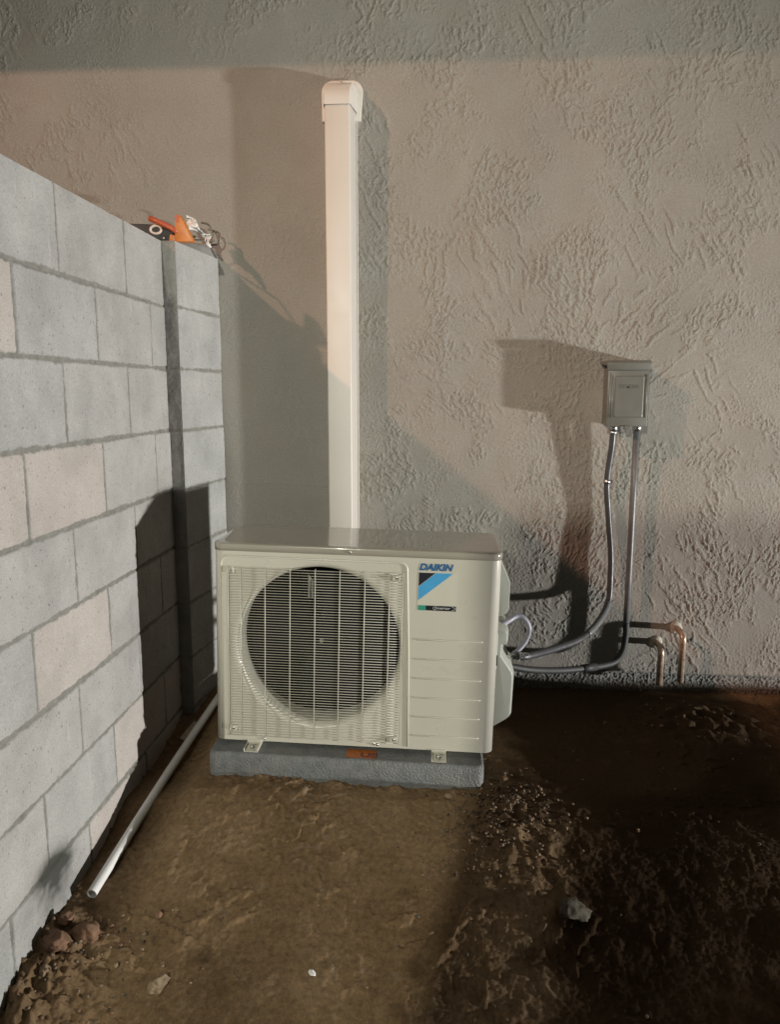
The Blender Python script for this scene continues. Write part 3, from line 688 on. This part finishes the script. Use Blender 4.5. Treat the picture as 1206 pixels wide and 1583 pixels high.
# ================================================================== stones and scraps
def rockmesh(name, size, seed, mat, rough=.22, sub=4, flat_=.7):
    bm = bmesh.new(); bmesh.ops.create_icosphere(bm, subdivisions=sub, radius=1); rr = random.Random(seed)
    cuts = [(Vector((rr.gauss(0, 1), rr.gauss(0, 1), rr.gauss(0, 1))).normalized(), rr.uniform(.55, .9)) for _ in range(9)]
    sc_ = (size[0], size[1], size[2])
    for v in bm.verts:
        p = v.co.copy()
        for n_, d_ in cuts:
            e_ = p.dot(n_)-d_
            if e_ > 0: p -= n_*e_*.85
        k = 1+rough*.35*math.sin(p.x*5+seed)*math.sin(p.y*6+seed*2)+rough*.15*math.sin(p.z*13+seed*3+p.x*9)
        q_ = p*2.2+Vector((seed*3.7, 0, 0)); k += .16*mnoise.fractal(q_, .9, 2.1, 5)+.05*mnoise.noise(p*9+Vector((seed, 0, 0)))
        v.co = Vector((p.x*k*sc_[0], p.y*k*sc_[1], p.z*k*sc_[2]))
    me = bpy.data.meshes.new(name); bm.to_mesh(me); bm.free(); me.materials.append(mat)
    for f in me.polygons: f.use_smooth = True
    return me
def rock(x, y, size, seed, mat, label, name='rock', sink=.3, rz=0, cat='rock'):
    o = bpy.data.objects.new(name, rockmesh(name, size, seed, mat)); link(o)
    o.location = (x, y, gz(x, y)+size[2]*(1-sink)*.75); o.rotation_euler = (0, 0, rz); return tag(o, label, cat)
rock(-.822, 1.540, (.032, .027, .027), 3, M_ROCK, 'largest brown clod, at the wall foot just below the open pipe end', 'clod', cat='clod', sink=.15)
rock(-.872, 1.500, (.034, .024, .024), 5, M_ROCK, 'reddish clod leaning on the block wall, below and left of the largest clod', 'clod', cat='clod', sink=.1)
rock(-.880, 1.560, (.022, .018, .018), 13, M_ROCK, 'smaller dark clod wedged between the largest clod and the wall', 'clod', cat='clod', sink=.1)
rock(-.866, 1.432, (.013, .011, .014), 7, M_STONE, 'small rounded tan stone close to the wall at the lower left', 'stone', cat='stone', sink=.1)
rock(-.616, 1.450, (.019, .026, .020), 9, M_STONE, 'pale oval stone alone on the brown soil at lower left', 'stone', rz=-.5, cat='stone')
rock(.342, 1.665, (.046, .034, .026), 12, M_GREY, 'big grey rock half sunk in the dark soil at lower right', 'rock', rz=.1)
rock(.044, 2.030, (.0135, .010, .008), 17, M_STONE, 'pale yellowish pebble just in front of the pad right end', 'pebble', cat='pebble')
rock(-.273, 1.497, (.007, .013, .005), 19, M_RAG, 'tiny white chip on the soil at the bottom centre', 'chip', rz=.6, cat='chip')
rock(-.675, 1.616, (.012, .010, .010), 23, M_ROCK, 'small pinkish stone between the pipe end and the oval stone', 'stone', cat='stone')
# wood slivers by the wall foot
m = MB(); m.box((-.011, -.05, -.003), (.011, .05, .003)); s1 = m.build('wood_scrap', M_WOOD, bevel=.001, loc=(-.850, 2.385, gz(-.850, 2.385)+.016), rot=(R(10), R(15), R(-8)))
tag(s1, 'thin pale wood scrap between the pipe and the block wall', 'scrap')
m = MB(); m.prism([(-.020, -.010), (.020, -.013), (.025, .005), (-.008, .012)], -.004, .003, 'z'); s2 = m.build('mortar_chip', M_STONE, bevel=.001, loc=(-.828+.0, 2.02, gz(-.81, 2.02)+.018), rot=(R(24), R(10), R(20)))
s2.location = (-.846, 2.165, gz(-.846, 2.165)+.009)
tag(s2, 'flat pale mortar chip leaning near the foot of the block wall', 'chip')
# loose gravel: one uncountable mass
rr = random.Random(11); base = [rockmesh('g%d' % i, (1, .8, .65), 30+i, M_STONE, sub=1) for i in range(5)]
tmpl = []
for me in base:
    tmpl.append((np.array([v.co[:] for v in me.vertices]), [tuple(p.vertices) for p in me.polygons])); bpy.data.meshes.remove(me)
mg = MB(); spots = []
for i in range(900):
    k = rr.random()
    if k < .40: x, y, s_ = rr.gauss(.20, .07), rr.gauss(1.97, .09), rr.uniform(.0025, .0075)
    elif k < .58: x, y, s_ = rr.gauss(.06, .08), rr.gauss(1.84, .08), rr.uniform(.002, .005)
    elif k < .72: x, y, s_ = rr.gauss(-.78, .09), rr.gauss(1.42, .10), rr.uniform(.002, .008)
    elif k < .78: x, y, s_ = rr.gauss(.95, .1), rr.gauss(2.6, .08), rr.uniform(.003, .009)
    else: x, y, s_ = rr.uniform(-.85, 1.3), rr.uniform(1.2, 2.75), rr.choice([.0018, .0025, .003, .004, .0055])
    if x < -.89 or y > 2.83 or (PX0-.01 < x < PX1+.008 and 2.06 < y < 2.54): continue
    spots.append((x, y, s_*rr.uniform(.8, 1.2)))
zs = ground_full(np.array([s[0] for s in spots]), np.array([s[1] for s in spots]))
for (x, y, s_), z in zip(spots, zs):
    V_, F_ = tmpl[rr.randrange(5)]; a_ = rr.uniform(0, 6.28); c_, d_ = math.cos(a_), math.sin(a_)
    Q = V_*s_; Q = np.stack([Q[:, 0]*c_-Q[:, 1]*d_, Q[:, 0]*d_+Q[:, 1]*c_, Q[:, 2]], -1)+np.array([x, y, z+s_*.35])
    mg.add(Q.tolist(), F_, rr.choice([0, 0, 1, 2]), True)
gv = mg.build('gravel', [M_STONE, M_ROCK, M_GREY]); tag(gv, 'loose gravel and crumbs scattered on the soil', 'gravel', kind='stuff')

# ================================================================== tools on top of the wall
tl = empty('bar_clamp', (-.95, 2.56, H+.49), 'black and red handled bar clamp lying across the top of the block wall', 'clamp')
m = MB(); m.prism([(-.115, .0), (.045, .0), (.060, .012), (.062, .034), (.040, .048), (.0, .058), (-.040, .062), (-.115, .064)], -.014, .014, 'y'); bd = m.build('clamp_body', M_BLACK, tl, bevel=.003)
m = MB(); m.tube([(.002+.0185*math.cos(a), -.015, .042+.0125*math.sin(a)) for a in np.linspace(0, 2*math.pi, 25)], .0042, 8, caps=False); m.build('grip_ring', M_PINKW, bd)
m = MB(); m.lathe([(0, -.004), (.004, -.003), (.005, 0)], (.028, -.014, .014), 'y', 10); m.build('rivet', M_STEEL, bd)
m = MB(); m.tube([(-.016, -.02, .078), (.02, -.022, .062), (.055, -.022, .046), (.080, -.02, .030)], [.0085, .0095, .0095, .008], 12); m.build('handle', M_RED, tl)
K_ = 1.068
def hk(x, z, dy=0): return ((-.95+x)*K_+.95, .235+dy, (.49+z)*K_-.49)
m = MB(); m.tube([(.055, .0, .030), (.10, .10, .042), hk(.10, .020, -.02), hk(.18, .018)], .0030, 8)
m.tube(spline([hk(.135, .078), hk(.158, .072), hk(.170, .052), hk(.172, .030), hk(.166, .012)], 6), .0032, 8)
m.tube(spline([hk(.172, .052, .01), hk(.190, .046, .01), hk(.196, .026, .01), hk(.188, .010, .01), hk(.165, .006, .01)], 6), .0036, 8)
m.build('steel_hook', plain('dull_steel', (.16, .14, .12), .4, .7, var=.2), tl)
oc = empty('orange_holster', (-.87, 2.545, H+.49), 'bright orange wedge shaped plastic piece standing next to the black clamp', 'plastic wedge')
m = MB()
outline_b = [(-.012, .0), (.052, .0), (.022, .062), (.008, .086), (-.008, .088), (-.010, .04)]
m.prism(outline_b, -.012, .020, 'y'); m.build('wedge_body', M_ORANGE, oc, bevel=.004)
m = MB(); m.prism([(-.034, .0), (-.010, .0), (-.010, .022), (-.028, .026)], -.008, .012, 'y'); m.build('lower_tab', M_ORANGE, oc, bevel=.003)
m = MB(); m.prism(rrect(-.007, .064, .006, .084, .004, 4), -.0135, -.0115, 'y'); m.build('socket_hole', M_RED, oc)
# crumpled white tape
us = np.linspace(0, 1, 28); vs2 = np.linspace(0, 1, 12); U, V = np.meshgrid(us, vs2)
Xr = -.865+.085*U+.010*pn(U*6, V*4, 171); Zr = H+.578-.075*U**1.1-(V-.5)*.026*(1+.6*np.sin(U*8))+.006*pn(U*9, V*6, 173); Yr = 2.61+.018*np.sin(U*9+V*3)+.010*pn(U*7, V*7, 175)
rg = grid('white_rag', np.stack([Xr*1.05, Yr*1.05, (Zr-H)*1.05+H], -1), M_RAG); sm = rg.modifiers.new('thick', 'SOLIDIFY'); sm.thickness = .0012
tag(rg, 'crumpled white tape hanging behind the orange wedge on the wall top', 'tape')
